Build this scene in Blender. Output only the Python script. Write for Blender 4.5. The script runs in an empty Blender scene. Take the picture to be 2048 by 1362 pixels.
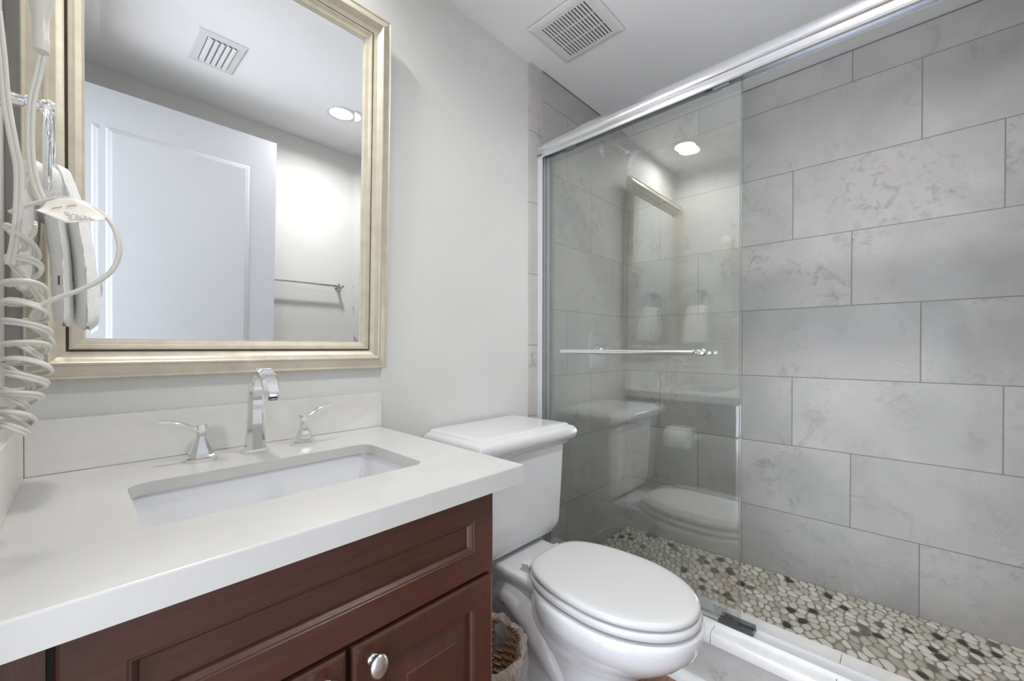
import bpy, bmesh, math, random
from mathutils import Vector, Matrix
PI = math.pi
CZ = 1.085            # camera height over the bathroom floor
COL = bpy.context.scene.collection
scene = bpy.context.scene

# ------------------------------------------------------------------ camera
yaw, pitch, roll = math.radians(46.27335), math.radians(-.29286), math.radians(.08207)
fwd = Vector((math.sin(yaw)*math.cos(pitch), math.cos(yaw)*math.cos(pitch), math.sin(pitch)))
rt0 = Vector((math.cos(yaw), -math.sin(yaw), 0)); up0 = rt0.cross(fwd)
rt = rt0*math.cos(roll) + up0*math.sin(roll); up = -rt0*math.sin(roll) + up0*math.cos(roll)
cd = bpy.data.cameras.new('camera'); cam = bpy.data.objects.new('camera', cd); COL.objects.link(cam)
cam.matrix_world = Matrix(((rt.x, up.x, -fwd.x, 0), (rt.y, up.y, -fwd.y, 0), (rt.z, up.z, -fwd.z, CZ), (0, 0, 0, 1)))
cd.sensor_width = 36; cd.lens = 821.05*36/2048; cd.shift_y = 19.26/2048; cd.clip_start = .01
scene.camera = cam

# ------------------------------------------------------------------ world, exposure
w = bpy.data.worlds.new('world'); scene.world = w; w.use_nodes = True
w.node_tree.nodes['Background'].inputs[0].default_value = (.80, .88, 1, 1)
w.node_tree.nodes['Background'].inputs[1].default_value = 1.0
scene.view_settings.view_transform = 'Standard'; scene.view_settings.look = 'None'
scene.view_settings.gamma = 1; scene.view_settings.use_curve_mapping = False
scene.view_settings.exposure = 1.15
LAMP1 = 205.0; LAMP2 = 98.0   # strength of the two recessed ceiling lamps (mid-room, over the sink)
DAY = 31.0            # daylight from the hall outside the open doorway

# ------------------------------------------------------------------ node helpers
def hexc(r, g, b):
    f = lambda c: ((c/255+.055)/1.055)**2.4 if c > 10 else c/255/12.92
    return (f(r), f(g), f(b), 1)
class NT:
    def __init__(s, name):
        s.m = bpy.data.materials.new(name); s.m.use_nodes = True; s.t = s.m.node_tree
        s.t.nodes.clear(); s.out = s.t.nodes.new('ShaderNodeOutputMaterial')
    def n(s, typ, ins=None, **kw):
        nd = s.t.nodes.new('ShaderNode'+typ)
        for k, v in kw.items(): setattr(nd, k, v)
        for k, v in (ins or {}).items():
            if isinstance(v, bpy.types.NodeSocket): s.t.links.new(v, nd.inputs[k])
            else: nd.inputs[k].default_value = v
        return nd
    def M(s, op, a, b=0.0, c=0.0): return s.n('Math', {0: a, 1: b, 2: c}, operation=op).outputs[0]
    def mix(s, f, a, b, mode='MIX'):
        nd = s.n('Mix', data_type='RGBA', blend_type=mode)
        for i, v in ((0, f), (6, a), (7, b)):
            if isinstance(v, bpy.types.NodeSocket): s.t.links.new(v, nd.inputs[i])
            else: nd.inputs[i].default_value = v
        return nd.outputs[2]
    def noise(s, vec, scale, detail=4, rough=.55, dist=0):
        return s.n('TexNoise', {'Vector': vec, 'Scale': scale, 'Detail': detail, 'Roughness': rough, 'Distortion': dist}).outputs[0]
    def ramp(s, f, p0, p1, lo=0.0, hi=1.0):
        return s.n('MapRange', {0: f, 1: p0, 2: p1, 3: lo, 4: hi}, clamp=True).outputs[0]
    def obj(s): return s.n('TexCoord').outputs['Object']
    def scaled(s, vec, x, y, z): return s.n('Mapping', {'Vector': vec, 'Scale': (x, y, z)}).outputs[0]
    def bump(s, h, dist, strength=1.0): return s.n('Bump', {'Height': h, 'Distance': dist, 'Strength': strength}).outputs[0]
    def bsdf(s, col, rough, metal=0.0, normal=None, **kw):
        ins = {'Base Color': col, 'Roughness': rough, 'Metallic': metal}
        if normal is not None: ins['Normal'] = normal
        ins.update(kw)
        b = s.n('BsdfPrincipled', ins); s.t.links.new(b.outputs[0], s.out.inputs[0]); return b

def plain(name, col, rough, metal=0.0, **kw):
    m = NT(name); m.bsdf(col, rough, metal, **kw); return m.m
def paint(name, col, bscale=160, bd=.0006, rough=.6):
    m = NT(name); o = m.obj()
    b = m.bump(m.noise(o, bscale, 3, .6), bd)
    c = m.mix(m.ramp(m.noise(o, 3, 3), .3, .7), col, tuple(x*.96 for x in col[:3])+(1,))
    m.bsdf(c, rough, normal=b); return m.m

def stone(m, vec, seed=None):
    """limestone-look colour: soft clouds, brown-grey patches, thin pale and dark veins"""
    a = m.noise(vec, 3.2, 6, .6, .6)
    c = m.mix(m.ramp(a, .32, .68), hexc(178, 177, 174), hexc(199, 198, 195))
    w1 = m.noise(vec, 1.6, 3, .5)
    c = m.mix(m.ramp(w1, .45, .62, 0, .55), c, hexc(200, 193, 188))
    pm = m.M('MULTIPLY', m.ramp(m.noise(vec, 2.6, 2, .5, 1.0), .50, .66), m.ramp(m.noise(vec, 22, 6, .72, .7), .50, .70))
    c = m.mix(m.M('MULTIPLY', pm, .75), c, hexc(128, 123, 117))
    pm2 = m.ramp(m.noise(vec, 7, 5, .65, .8), .60, .72, 0, .5)
    c = m.mix(pm2, c, hexc(152, 149, 146))
    v = m.M('ABSOLUTE', m.M('SUBTRACT', m.noise(vec, 5.5, 5, .62, 1.6), .5))
    vm = m.M('MULTIPLY', m.ramp(v, 0, .008, 1, 0), m.ramp(m.noise(vec, 2.1, 2), .55, .66))
    c = m.mix(m.M('MULTIPLY', vm, .42), c, hexc(226, 224, 220))
    return c
def tile(name, axis, u0, W=.614, h=.3085, z0=CZ-1.0545, third=.2047, thirds=3, rough=.5, row_only=False):
    m = NT(name); o = m.obj()
    sp = m.n('SeparateXYZ', {0: o}).outputs
    U = sp['XYZ'.index(axis)]; Z = sp[2]
    zr = m.M('DIVIDE', m.M('SUBTRACT', Z, z0), h)
    row = m.M('FLOOR', zr); fz = m.M('FRACT', zr)
    md = m.M('FLOORED_MODULO', row, float(thirds))
    ur = m.M('DIVIDE', m.M('SUBTRACT', m.M('SUBTRACT', U, u0), m.M('MULTIPLY', md, third)), W)
    col = m.M('FLOOR', ur); fu = m.M('FRACT', ur)
    du = m.M('MULTIPLY', m.M('MINIMUM', fu, m.M('SUBTRACT', 1.0, fu)), W)
    dz = m.M('MULTIPLY', m.M('MINIMUM', fz, m.M('SUBTRACT', 1.0, fz)), h)
    d = dz if row_only else m.M('MINIMUM', du, dz)
    g = m.ramp(d, .0012, .0022, 1, 0)
    rnd = m.n('TexWhiteNoise', {'Vector': m.n('CombineXYZ', {0: col, 1: row, 2: .5}).outputs[0]}, noise_dimensions='3D')
    off = m.n('VectorMath', {0: rnd.outputs['Color'], 1: (9, 9, 9)}, operation='MULTIPLY').outputs[0]
    vec = m.n('VectorMath', {0: o, 1: off}, operation='ADD').outputs[0]
    c = stone(m, vec)
    c = m.mix(m.ramp(rnd.outputs['Value'], 0, 1, .0, .16), c, hexc(150, 149, 146))
    c = m.mix(g, c, hexc(140, 138, 133))
    hgt = m.M('SUBTRACT', m.ramp(d, .0, .003, 0, 1), m.M('MULTIPLY', m.noise(vec, 60, 3), .05))
    m.bsdf(c, m.ramp(g, 0, 1, rough, .8), normal=m.bump(hgt, .0006))
    return m.m

def veined(name, base, vein, rough=.22, scale=1.0, amt=.5, wet=0.0):
    m = NT(name); o = m.scaled(m.obj(), scale, scale, scale)
    a = m.noise(o, 3, 6, .6, 1.0)
    c = m.mix(m.ramp(a, .38, .72, 0, amt), base, vein)
    f = m.noise(o, 26, 4, .7, .5)
    c = m.mix(m.ramp(f, .62, .75, 0, amt*.5), c, vein)
    m.bsdf(c, rough); return m.m
def wood(name, base, dark, sx, sy, sz, rough=.32):
    m = NT(name); o = m.scaled(m.obj(), sx, sy, sz)
    a = m.noise(o, 5, 6, .65, 1.5); b = m.noise(o, 40, 3, .6, .5)
    c = m.mix(m.ramp(a, .35, .7), base, dark)
    c = m.mix(m.ramp(b, .5, .7, 0, .35), c, dark)
    m.bsdf(c, rough, normal=m.bump(b, .0002), **{'Coat Weight': .25, 'Coat Roughness': .25}); return m.m
def glassy(name, tint, r0=.05, rough=0.0, gloss=(1, 1, 1, 1), extra=0.0):
    m = NT(name)
    fac = m.n('LayerWeight', {'Blend': .5}).outputs['Facing']
    R = m.M('ADD', m.M('MULTIPLY', m.M('POWER', fac, 5.0), 1-r0), r0)
    if extra: R = m.M('MINIMUM', m.M('ADD', R, extra), 1.0)
    tr = m.n('BsdfTransparent', {0: tint}); gl = m.n('BsdfGlossy', {'Color': gloss, 'Roughness': rough})
    mx = m.n('MixShader', {0: R, 1: tr.outputs[0], 2: gl.outputs[0]})
    m.t.links.new(mx.outputs[0], m.out.inputs[0]); return m.m

MT = {}
MT['wall'] = paint('wall_paint', hexc(226, 226, 223), 140, .0010, .55)
MT['ceiling'] = paint('ceiling_paint', hexc(246, 246, 247), 60, .0004, .8)
MT['tile_y'] = tile('shower_tile_right', 'Y', -.044)
MT['tile_x'] = tile('shower_tile_back', 'X', 1.613-.614, third=-.2047+.614)
MT['tile_strip'] = tile('bullnose_tile', 'X', 0, h=.31, z0=CZ+.013-1.24, row_only=True, rough=.2)
MT['tile_curb'] = tile('curb_tile', 'Y', .20, W=.614, h=.4, z0=-.2, third=0, rough=.25)
MT['quartz'] = veined('white_quartz', hexc(206, 205, 202), hexc(192, 190, 186), .2, 1.4, .5)
MT['splash'] = veined('backsplash_quartz', hexc(234, 233, 229), hexc(212, 209, 203), .25, 1.6, .6)
MT['marble'] = veined('curb_marble', hexc(236, 236, 234), hexc(205, 205, 204), .18, 2.5, .6)
MT['porcelain'] = plain('white_porcelain', hexc(226, 227, 229), .09, **{'Coat Weight': .5, 'Coat Roughness': .03})
MT['seat'] = plain('white_seat_plastic', hexc(216, 216, 216), .16)
MT['cherry'] = wood('cherry_wood', hexc(82, 46, 33), hexc(68, 35, 25), 1.5, 6, 14)
MT['cherry_v'] = wood('cherry_wood_upright', hexc(82, 46, 33), hexc(67, 34, 24), 12, 6, 1.5)
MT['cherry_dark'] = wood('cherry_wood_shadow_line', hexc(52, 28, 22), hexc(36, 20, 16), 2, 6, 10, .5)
MT['chrome'] = plain('chrome', (.86, .87, .89, 1), .05, 1.0)
MT['nickel'] = plain('satin_nickel', (.66, .64, .62, 1), .28, 1.0)
MT['alu'] = plain('bright_aluminium', (.88, .89, .92, 1), .2, 1.0)
MT['alu_in'] = plain('dull_aluminium', (.30, .32, .36, 1), .4, .8)
MT['white_metal'] = plain('white_track_finish', hexc(225, 226, 228), .3)
mm = NT('champagne_frame'); oo = mm.obj()
mm.bsdf(mm.mix(mm.ramp(mm.noise(mm.scaled(oo, 1, 1, 1), 30, 4), .3, .7), hexc(219, 211, 193), hexc(206, 197, 177)), .38, .35); MT['frame'] = mm.m
MT['frame_groove'] = plain('frame_groove', hexc(104, 88, 66), .5, .3)
mm = NT('mirror_glass'); gg = mm.n('BsdfGlossy', {'Color': (.93, .945, .95, 1), 'Roughness': 0.0}); mm.t.links.new(gg.outputs[0], mm.out.inputs[0]); MT['mirror'] = mm.m
MT['glass'] = glassy('shower_glass', (.986, .997, .989, 1), .095)
MT['glass_edge'] = plain('glass_edge', hexc(118, 140, 134), .15)
MT['clear_plastic'] = glassy('clear_grey_plastic', (.55, .58, .60, 1), .08, .08)
MT['seal'] = plain('blue_clear_seal', hexc(120, 152, 186), .15)
MT['etch'] = plain('etched_mark', hexc(120, 124, 124), .6)
MT['plastic'] = plain('ivory_plastic', hexc(232, 229, 220), .3)
MT['white_plastic'] = plain('white_plastic', hexc(226, 226, 226), .35)
MT['label'] = plain('label_paper', hexc(236, 232, 222), .5)
MT['ink_red'] = plain('red_ink', hexc(190, 60, 50), .6)
MT['ink'] = plain('dark_ink', hexc(70, 66, 62), .6)
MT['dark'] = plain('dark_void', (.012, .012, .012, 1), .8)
MT['door'] = plain('white_door_paint', hexc(203, 205, 210), .4)
MT['paper'] = paint('toilet_paper', hexc(240, 240, 238), 200, .0005, .9)
mm = NT('terry_cloth'); oo = mm.obj()
mm.bsdf(mm.mix(mm.ramp(mm.noise(oo, 300, 2), .35, .65), hexc(253, 252, 250), hexc(246, 244, 240)), .95, normal=mm.bump(mm.noise(oo, 420, 3, .7), .0012), **{'Sheen Weight': .4}); MT['towel'] = mm.m
MT['rattan'] = wood('rattan', hexc(176, 128, 84), hexc(104, 66, 40), 30, 30, 30, .45)
mm = NT('thin_clear_plastic'); tr_ = mm.n('BsdfTransparent', {0: (.95, .95, .95, 1)}); df_ = mm.n('BsdfPrincipled', {'Base Color': hexc(225, 226, 226), 'Roughness': .12, 'Transmission Weight': 0.0}); tl_ = mm.n('BsdfTranslucent', {0: hexc(225, 226, 226)})
ms = mm.n('MixShader', {0: .4, 1: df_.outputs[0], 2: tl_.outputs[0]}); fc_ = mm.n('LayerWeight', {'Blend': .5}).outputs['Facing']
ms2 = mm.n('MixShader', {0: mm.ramp(fc_, 0, 1, .30, .85), 1: tr_.outputs[0], 2: ms.outputs[0]}); mm.t.links.new(ms2.outputs[0], mm.out.inputs[0]); MT['liner'] = mm.m
MT['floor'] = wood('brown_plank_floor', hexc(160, 124, 102), hexc(112, 82, 66), 1.2, 9, 4, .4)
MT['grout'] = paint('pebble_grout', hexc(158, 152, 142), 260, .002, .9)
MT['peb'] = [plain('pebble_cream', hexc(218, 214, 202), .42), plain('pebble_ivory', hexc(232, 229, 220), .42), plain('pebble_sand', hexc(204, 196, 184), .45),
             plain('pebble_sage', hexc(186, 187, 174), .42), plain('pebble_olive_black', hexc(62, 62, 52), .38), plain('pebble_grey', hexc(116, 116, 106), .4)]
for i_, s_ in ((1, LAMP1), (2, LAMP2)):
    mm = NT('lamp_glow'); e = mm.n('Emission', {'Color': (1, .982, .96, 1), 'Strength': s_}); mm.t.links.new(e.outputs[0], mm.out.inputs[0]); MT['glow%d' % i_] = mm.m

# ------------------------------------------------------------------ object helpers
def mesh_obj(name, verts, faces, mats, parent=None, smooth=False, midx=None, auto=None):
    me = bpy.data.meshes.new(name); me.from_pydata([tuple(v) for v in verts], [], faces)
    mats = mats if isinstance(mats, (list, tuple)) else [mats]
    for m in mats: me.materials.append(m)
    if midx:
        for p, i in zip(me.polygons, midx): p.material_index = i
    bm = bmesh.new(); bm.from_mesh(me); bmesh.ops.recalc_face_normals(bm, faces=bm.faces[:])
    if smooth:
        for f in bm.faces: f.smooth = True
        if auto is not None:
            for e in bm.edges:
                if len(e.link_faces) == 2 and e.calc_face_angle(0) > auto: e.smooth = False
    bm.to_mesh(me); bm.free()
    o = bpy.data.objects.new(name, me); COL.objects.link(o)
    if parent is not None:
        o.parent = parent; o.matrix_parent_inverse = Matrix.Translation(-Vector(parent.location))
    return o
class MB:
    def __init__(s): s.v = []; s.f = []; s.mi = []
    def add(s, v, f, mi=0):
        b = len(s.v); s.v += [Vector(p) for p in v]; s.f += [tuple(i+b for i in q) for q in f]
        s.mi += [mi]*len(f) if isinstance(mi, int) else mi
        return s
    def box(s, x0, x1, y0, y1, z0, z1, mi=0, bev=0):
        if bev:
            bm = bmesh.new(); bmesh.ops.create_cube(bm, size=1)
            for q in bm.verts: q.co = Vector(((x0+x1)/2+q.co.x*(x1-x0), (y0+y1)/2+q.co.y*(y1-y0), (z0+z1)/2+q.co.z*(z1-z0)))
            bmesh.ops.bevel(bm, geom=bm.edges[:], offset=bev, segments=2, profile=.6, affect='EDGES')
            bm.verts.index_update(); s.add([q.co.copy() for q in bm.verts], [[q.index for q in f.verts] for f in bm.faces], mi); bm.free(); return s
        v = [(x, y, z) for z in (z0, z1) for y in (y0, y1) for x in (x0, x1)]
        return s.add(v, [(0, 2, 3, 1), (4, 5, 7, 6), (0, 1, 5, 4), (2, 6, 7, 3), (0, 4, 6, 2), (1, 3, 7, 5)], mi)
    def loft(s, rings, cap0=True, cap1=True, closed=True, mi=0, loop=False):
        n = len(rings[0]); v = [p for r in rings for p in r]; f = []
        R = len(rings)
        for i in range(R if loop else R-1):
            a, b = i*n, ((i+1) % R)*n
            for j in range(n if closed else n-1):
                k = (j+1) % n; f.append((a+j, a+k, b+k, b+j))
        if not loop:
            if cap0: f.append(tuple(range(n))[::-1])
            if cap1: f.append(tuple((R-1)*n+j for j in range(n)))
        return s.add(v, f, mi)
    def tube(s, path, r, n=10, caps=True, mi=0, ref=Vector((0, 0, 1)), flat=1.0, loop=False):
        path = [Vector(p) for p in path]; N = len(path); rs = r if isinstance(r, (list, tuple)) else [r]*N
        rings = []; nrm = None
        for i, p in enumerate(path):
            if loop: t = (path[(i+1) % N]-path[i-1]).normalized()
            else: t = (path[min(i+1, N-1)]-path[max(i-1, 0)]).normalized()
            if nrm is None:
                nrm = ref.cross(t)
                if nrm.length < .1: nrm = Vector((1, 0, 0)).cross(t)
            nrm = (nrm - t*nrm.dot(t)).normalized(); b = t.cross(nrm)
            rings.append([p + nrm*math.cos(2*PI*j/n)*rs[i] + b*math.sin(2*PI*j/n)*rs[i]*flat for j in range(n)])
        return s.loft(rings, caps, caps, mi=mi, loop=loop)
    def lathe(s, c, axis, prof, n=32, mi=0, cap0=False, cap1=False):
        c = Vector(c); a = Vector(axis).normalized(); u = a.orthogonal().normalized(); w_ = a.cross(u)
        rings = [[c + a*h + (u*math.cos(2*PI*j/n)+w_*math.sin(2*PI*j/n))*max(r, 1e-5) for j in range(n)] for r, h in prof]
        return s.loft(rings, cap0, cap1, mi=mi)
    def build(s, name, mats, parent=None, smooth=False, auto=None): return mesh_obj(name, s.v, s.f, mats, parent, smooth, s.mi, auto)
def tag(o, label=None, cat=None, group=None, kind=None):
    if label: o['label'] = label
    if cat: o['category'] = cat
    if group: o['group'] = group
    if kind: o['kind'] = kind
    return o
def thing(name, loc, label, cat, group=None):
    o = bpy.data.objects.new(name, None); COL.objects.link(o); o.location = loc; o.empty_display_size = .05
    return tag(o, label, cat, group)
def struct(o, label, cat='structure'): return tag(o, label, cat, kind='structure')
def smoothpath(pts, k=8, loop=False):
    pts = [Vector(p) for p in pts]; N = len(pts); out = []
    rng = range(N if loop else N-1)
    for i in rng:
        if loop: p0, p1, p2, p3 = pts[i-1], pts[i], pts[(i+1) % N], pts[(i+2) % N]
        else: p0, p1, p2, p3 = pts[max(i-1, 0)], pts[i], pts[i+1], pts[min(i+2, N-1)]
        for j in range(k):
            t = j/k
            out.append(.5*((2*p1)+(p2-p0)*t+(2*p0-5*p1+4*p2-p3)*t*t+(3*p1-p0-3*p2+p3)*t**3))
    if not loop: out.append(pts[-1])
    return out
def rrect(cx, cy, hx, hy, r, n=6):
    o = []
    for sx, sy, a0 in ((1, 1, 0), (-1, 1, PI/2), (-1, -1, PI), (1, -1, 1.5*PI)):
        for i in range(n+1):
            a = a0 + PI/2*i/n; o.append((cx+sx*(hx-r)+r*math.cos(a), cy+sy*(hy-r)+r*math.sin(a)))
    return o
def panel_rings(x0, x1, z0, z1, y, rings, sgn=-1):
    """nested rectangles in a plane facing -Y (sgn=-1) : list of (inset, height towards viewer)"""
    return [[(x0+i, y+sgn*d, z0+i), (x1-i, y+sgn*d, z0+i), (x1-i, y+sgn*d, z1-i), (x0+i, y+sgn*d, z1-i)] for i, d in rings]

# ------------------------------------------------------------------ dimensions (camera frame; world z = value + CZ)
Z = lambda v: v + CZ
YW = 1.184; YT = 1.174; XR = 2.206; XL = -.0965; YO = -.50; ZC = Z(1.237)
T = .10

# ================================================================== ROOM SHELL
m = MB(); m.box(XL-T, 1.34, YW, YW+T, 0, ZC); m.box(1.34, XR+T, YW, YW+T, 0, ZC)
struct(m.build('wall_back', MT['wall']), 'light grey painted wall behind the mirror and the toilet', 'wall')
m = MB(); m.box(1.424, XR, YT, YW-.0005, 0, ZC-.001)
struct(m.build('wall_back_tile', MT['tile_x']), 'grey stone-look tiled shower wall carrying the chrome valve', 'wall').name = 'wall_back.001'
m = MB()
pr = [(1.340, YW-.0005), (1.340, YT+.004), (1.3415, YT+.0015), (1.345, YT), (1.4238, YT), (1.4238, YW-.0005)]
m.loft([[(x, y, z) for x, y in pr] for z in (0.001, ZC-.001)])
struct(m.build('trim_1', MT['tile_strip'], smooth=True, auto=.5), 'narrow vertical bullnose tile strip edging the tiled shower wall', 'trim')
m = MB(); m.box(XR, XR+T, YO-T, YW+T, 0, ZC)
struct(m.build('wall_right', MT['tile_y']), 'large grey stone-look tiled wall of the shower', 'wall')
m = MB(); m.box(XL-T, 1.34, YO-T, YO, 0, ZC)
struct(m.build('wall_front', MT['wall']), 'grey painted wall opposite the mirror carrying the towel bar', 'wall')
m = MB(); m.box(1.34, XR, YO-T, YO, 0, ZC)
struct(m.build('wall_front_tile', MT['tile_x']), 'grey tiled end wall of the shower opposite the valve', 'wall').name = 'wall_front.001'
m = MB(); DY0, DY1, DZ = -.10, .55, 2.09
m.box(XL-T, XL, DY1, YW, 0, ZC); m.box(XL-T, XL, YO, DY0, 0, ZC); m.box(XL-T, XL, DY0, DY1, DZ, ZC)
struct(m.build('wall_left', MT['wall']), 'painted left wall with the open doorway the light comes through', 'wall')
# ceiling with real holes for the two recessed lamps and the fan/vent stay closed (housings sit on it)
LIGHTS = [(1.0, .0), (.24, .979)]; LR = .062
def ceiling_mesh():
    bm = bmesh.new()
    xs = [XL-T-1.5, .24-.2, .24+.2, 1.0-.2, 1.0+.2, XR+T]; ys = [YO-T-.2, -.2, .2, .979-.2, .979+.2, YW+T]
    V = {}
    def vt(x, y):
        k = (round(x, 5), round(y, 5))
        if k not in V: V[k] = bm.verts.new((x, y, ZC))
        return V[k]
    for i in range(5):
        for j in range(5):
            x0, x1, y0, y1 = xs[i], xs[i+1], ys[j], ys[j+1]
            L = [l for l in LIGHTS if x0 < l[0] < x1 and y0 < l[1] < y1]
            if not L: bm.faces.new([vt(x0, y0), vt(x1, y0), vt(x1, y1), vt(x0, y1)]); continue
            cx, cy = L[0]; n = 32; outer = []; inner = []
            for k in range(n):
                a = 2*PI*k/n+PI/4; dx, dy = math.cos(a), math.sin(a)
                s = .2/max(abs(dx), abs(dy)) if True else 0
                ox, oy = cx+dx*s, cy+dy*s
                outer.append(vt(round(ox, 5), round(oy, 5))); inner.append(bm.verts.new((cx+dx*LR, cy+dy*LR, ZC)))
            for k in range(n): bm.faces.new([outer[k], outer[(k+1) % n], inner[(k+1) % n], inner[k]])
    me = bpy.data.meshes.new('ceiling'); bm.to_mesh(me); bm.free()
    me.materials.append(MT['ceiling']); o = bpy.data.objects.new('ceiling', me); COL.objects.link(o); return o
struct(ceiling_mesh(), 'flat white painted ceiling', 'ceiling')
m = MB(); m.box(XL-T-1.5, 1.36, YO-T-.2, YW+T, -.05, 0)
struct(m.build('floor', MT['floor']), 'brown plank-look floor beside the toilet', 'floor')
m = MB(); m.box(XL+.012, .58, YW-.012, YW, 0, .09); m.box(.58, 1.34, YW-.014, YW-.0005, 0, .10)
struct(m.build('baseboard_back', MT['door']), 'white baseboard behind the toilet', 'baseboard')
# hall outside the doorway (source of the cool daylight)
m = MB(); m.box(XL-1.6, XL-1.5, YO-.3, YW+T, 0, ZC); m.box(XL-1.5, XL-T, YO-.3, YO-.2, 0, ZC); m.box(XL-1.5, XL-T, YW, YW+T, 0, ZC)
struct(m.build('wall_hall', MT['wall']), 'painted hall wall outside the doorway', 'wall').name = 'wall_left.001'
al = bpy.data.lights.new('hall_daylight', 'AREA'); al.shape = 'RECTANGLE'; al.size = 1.5; al.size_y = 1.3; al.energy = DAY; al.color = (.80, .88, 1)
lo = bpy.data.objects.new('hall_daylight', al); COL.objects.link(lo); lo.location = (XL-1.45, .25, .80); lo.rotation_euler = (0, -PI/2, 0)

# ---- shower pan: grout bed + pebbles (one uncountable mosaic), curb, track
def zfl(y): return Z(-1.047 + (1.174-y)*.017)
m = MB(); x0 = 1.50
m.add([(x0, YO, zfl(YO)), (XR, YO, zfl(YO)), (XR, YT, zfl(YT)), (x0, YT, zfl(YT)), (x0, YO, -.05), (XR, YO, -.05), (XR, YT, -.05), (x0, YT, -.05)],
      [(0, 1, 2, 3), (7, 6, 5, 4), (0, 4, 5, 1), (1, 5, 6, 2), (2, 6, 7, 3), (3, 7, 4, 0)])
sf = struct(m.build('shower_floor', MT['grout']), 'shower floor of small rounded pebbles set in grey grout', 'floor'); sf.name = 'floor.001'
def pebbles():
    rnd = random.Random(5); A = (1.515, XR-.003, YO, YT-.003); pts = []; cell = {}; D = .0245
    st = 1.45; ang = .5; ca, sa = math.cos(ang), math.sin(ang)
    def fw(x, y):  # anisotropic space
        u, v = x*ca+y*sa, -x*sa+y*ca
        return u/st + .012*math.sin(9*x+5*y), v*1.0 + .012*math.sin(7*y-6*x)
    tries = 0
    while tries < 60000:
        tries += 1; x, y = rnd.uniform(A[0], A[1]), rnd.uniform(A[2], A[3]); p = fw(x, y)
        dd = D*rnd.uniform(.85, 1.35); k = (int(p[0]//.03), int(p[1]//.03)); ok = True
        for i in (-1, 0, 1):
            for j in (-1, 0, 1):
                for q in cell.get((k[0]+i, k[1]+j), ()):
                    if (q[0]-p[0])**2+(q[1]-p[1])**2 < dd*dd: ok = False; break
                if not ok: break
            if not ok: break
        if ok: pts.append((x, y, p)); cell.setdefault(k, []).append((p[0], p[1], x, y))
    mb = MB()
    for x, y, p in pts:
        k = (int(p[0]//.03), int(p[1]//.03)); nb = [q for i in (-2, -1, 0, 1, 2) for j in (-2, -1, 0, 1, 2) for q in cell.get((k[0]+i, k[1]+j), ()) if not (q[2] == x and q[3] == y)]
        poly = [(x-.05, y-.05), (x+.05, y-.05), (x+.05, y+.05), (x-.05, y+.05)]
        def clip(poly, px, py, nx, ny):
            out = []
            for i in range(len(poly)):
                a, b = poly[i], poly[(i+1) % len(poly)]
                da = (a[0]-px)*nx+(a[1]-py)*ny; db = (b[0]-px)*nx+(b[1]-py)*ny
                if da <= 0: out.append(a)
                if da*db < 0: t = da/(da-db); out.append((a[0]+(b[0]-a[0])*t, a[1]+(b[1]-a[1])*t))
            return out
        g = rnd.uniform(.0016, .0030)
        for q in nb:
            # bisector normal in metric space, mapped back through the (linear) stretch
            du, dv = (q[0]-p[0])/st, (q[1]-p[1])
            nx, ny = du*ca - dv*sa, du*sa + dv*ca; L = math.hypot(nx, ny)
            if L < 1e-9: continue
            nx /= L; ny /= L; mx, my = (x+q[2])/2, (y+q[3])/2
            poly = clip(poly, mx-nx*g, my-ny*g, nx, ny)
            if len(poly) < 3: break
        if len(poly) >= 3:
            for px, py, nx, ny in ((A[0], 0, -1, 0), (A[1], 0, 1, 0), (0, A[2], 0, -1), (0, A[3], 0, 1)):
                poly = clip(poly, px, py, nx, ny)
                if len(poly) < 3: break
        if len(poly) < 3: continue
        cx = sum(a for a, _ in poly)/len(poly); cy = sum(b for _, b in poly)/len(poly)
        for _ in range(2):
            new = []
            for i in range(len(poly)):
                a, b = poly[i], poly[(i+1) % len(poly)]
                new += [(a[0]*.72+b[0]*.28, a[1]*.72+b[1]*.28), (a[0]*.28+b[0]*.72, a[1]*.28+b[1]*.72)]
            poly = new
        z = zfl(y); hh = rnd.uniform(.0022, .0036)
        rings = [[(cx+(a-cx)*s, cy+(b-cy)*s, z+h) for a, b in poly] for s, h in ((1, -.001), (.97, hh*.5), (.88, hh*.85), (.6, hh))]
        r = rnd.random(); mi = 0 if r < .36 else 1 if r < .62 else 2 if r < .76 else 3 if r < .87 else 5 if r < .895 else 4
        if mi == 4 and rnd.random() < .35: mi = 1
        mb.loft(rings, cap0=False, mi=mi)
    return mb
pb = pebbles().build('pebbles', MT['peb'], sf, smooth=True); pb['kind'] = 'stuff'
m = MB(); m.box(1.360, 1.515, YO, YT, 0, Z(-.905))
cu = struct(m.build('trim_2', MT['tile_curb']), 'low shower curb faced in grey tile with a white marble cap', 'curb')
m = MB(); XN = 1.343
def cap_piece(y0, y1):
    z1 = Z(-.882); z0 = Z(-.921)
    pr = [(XN+.006, z0), (XN+.001, z0+.004), (XN, z0+.012), (XN, z1-.010), (XN+.003, z1-.003), (XN+.010, z1), (1.521, z1), (1.524, z1-.004), (1.524, z1-.04), (1.516, z1-.04), (1.516, z0+.0165), (1.3595, z0+.0165), (1.3595, z0)]
    m.loft([[(x, y, z) for x, z in pr] for y in (y0, y1)])
js = [YO, -.178, .127, .432, .737, 1.042, YT]
for a, b in zip(js, js[1:]): cap_piece(a+.0008, b-.0008)
m.build('curb_cap', MT['marble'], cu, smooth=True, auto=.6)
m = MB(); pr = [(1.3598, .0), (1.3598, .032)] + [(1.342+.0175*math.sin(a), .012+.020*math.cos(a)) for a in [PI/2*(1-i/5) for i in range(6)]] + [(1.336, .008), (1.336, 0)]
pr = [(1.3598, 0), (1.3598, .034), (1.352, .034), (1.344, .030), (1.338, .022), (1.336, .012), (1.336, 0)]
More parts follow.
